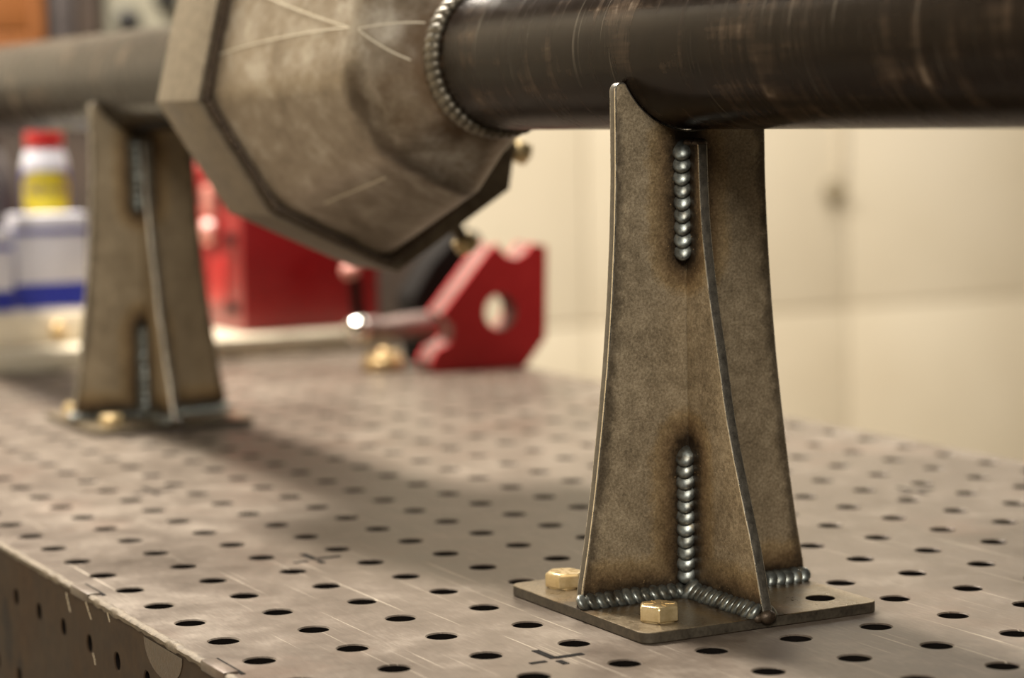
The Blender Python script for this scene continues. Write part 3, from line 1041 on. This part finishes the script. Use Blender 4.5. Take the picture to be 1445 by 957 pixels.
drawer = thing('drawer_box', 'low beige drawer box with a brass knob under the white cartons', 'drawer box', (-1.572, 0.350, PZ))
MB().box((-0.05, -0.10, 0), (0.05, 0.068, 0.034)).build('case', 'beige', drawer, bevel=0.003)
MB().box((0.0502, -0.016, 0.004), (0.0535, 0.062, 0.030)).build('drawer_front', 'beige', drawer, bevel=0.001)
MB().lathe([(0.004, 0), (0.004, 0.006), (0.008, 0.009), (0.009, 0.013), (0.006, 0.016)], (0.0535, 0.021, 0.016), (1, 0, 0), 18).build('knob', 'brass', drawer)
carton('carton', 'white carton with a broad blue band, left of the far stand', (-1.560, 0.378, PZ + 0.0342), (0.04, 0.080, 0.107), 0.0, (0.004, 0.031))
carton('carton', 'small white carton at the left picture edge beside the larger one', (-1.552, 0.305, PZ + 0.0342), (0.04, 0.052, 0.092), 0.0, (0.004, 0.026))

# jug beside the can
board = thing('jug', 'dark grey plastic jug standing left of the spray can', 'jug', (-1.68, 0.345, PZ))
MB().lathe([(0.030, 0), (0.034, 0.004), (0.034, 0.150), (0.030, 0.185), (0.018, 0.212), (0.014, 0.216)], (0, 0, 0), (0, 0, 1), 28).build('jug_body', 'slate', board)
MB().lathe([(0.017, 0.214), (0.017, 0.232), (0.015, 0.235)], (0, 0, 0), (0, 0, 1), 24).build('cap', 'dark_brown', board)

# ------------------------------------------------------------------ cabinets at the back of the shop
cab = thing('floor_cabinet', 'dark brown floor cabinet against the back of the workshop, behind the table', 'cabinet', (-2.80, 0.66, FLOOR))
MB().box((-0.25, -0.75, 0.06), (0.20, 0.75, 1.17)).build('carcass', 'dark_brown', cab, bevel=0.004)
MB().box((-0.23, -0.72, 0), (0.17, 0.72, 0.06)).build('plinth', 'black', cab)
for k in range(3):
    y0 = -0.745 + 0.497 * k
    d = MB().box((0.2005, y0 + 0.004, 0.08), (0.219, y0 + 0.493, 1.15)).build('door', 'dark_brown', cab, bevel=0.004)
    MB().tube((0.232, y0 + 0.45, 0.70), (0.232, y0 + 0.45, 0.86), 0.005, 10).build('handle', 'slate', d)
MB().box((-0.26, -0.77, 1.1705), (0.225, 0.77, 1.195)).build('cabinet_top', 'dark_brown', cab, bevel=0.003)
CT = FLOOR + 1.1955

crate = thing('wooden_crate', 'orange-brown wooden crate on the dark cabinet, top left corner', 'crate', (-2.66, 0.555, CT))
for k in range(3):
    MB().box((-0.10, -0.13, 0.002 + 0.105 * k), (0.10, 0.122, 0.104 + 0.105 * k)).build('plank', 'orange_wood', crate, bevel=0.004)
for y in (-0.13, 0.10):
    MB().box((0.1005, y, 0.004), (0.112, y + 0.022, 0.316)).build('corner_batten', 'orange_wood', crate, bevel=0.002)
bind = thing('file_binder', 'slate grey upright binder between wooden crate and pale machine', 'binder', (-2.64, 0.710, CT))
MB().box((-0.08, -0.018, 0), (0.08, 0.018, 0.315)).build('cover', 'slate', bind, bevel=0.004)
MB().box((0.0802, -0.011, 0.20), (0.0812, 0.011, 0.28)).build('spine_label', 'grey_steel', bind)
bind2 = thing('file_binder', 'dark brown upright binder beside the slate grey one', 'binder', (-2.64, 0.752, CT))
MB().box((-0.08, -0.018, 0), (0.08, 0.018, 0.32)).build('cover', 'dark_brown', bind2, bevel=0.004)
MB().box((0.0802, -0.011, 0.20), (0.0812, 0.011, 0.28)).build('spine_label', 'slate', bind2)
mach = thing('control_box', 'putty-grey machine box with round black dials above the far tube', 'machine', (-2.70, 0.925, CT))
MB().box((-0.12, -0.135, 0.006), (0.10, 0.135, 0.34)).build('case', 'machine', mach, bevel=0.008)
for fx in (-0.09, 0.07):
    for fy in (-0.11, 0.11):
        MB().lathe([(0.012, 0), (0.012, 0.007)], (fx, fy, 0), (0, 0, 1), 12).build('foot', 'black', mach)
for dy, dz in ((-0.099, 0.125), (-0.035, 0.163), (0.035, 0.125), (0.09, 0.20)):
    MB().lathe([(0.020, 0), (0.020, 0.006), (0.016, 0.010), (0.014, 0.022), (0.0, 0.023)], (0.1002, dy, dz), (1, 0, 0), 22, True, False).build('dial', 'black', mach)
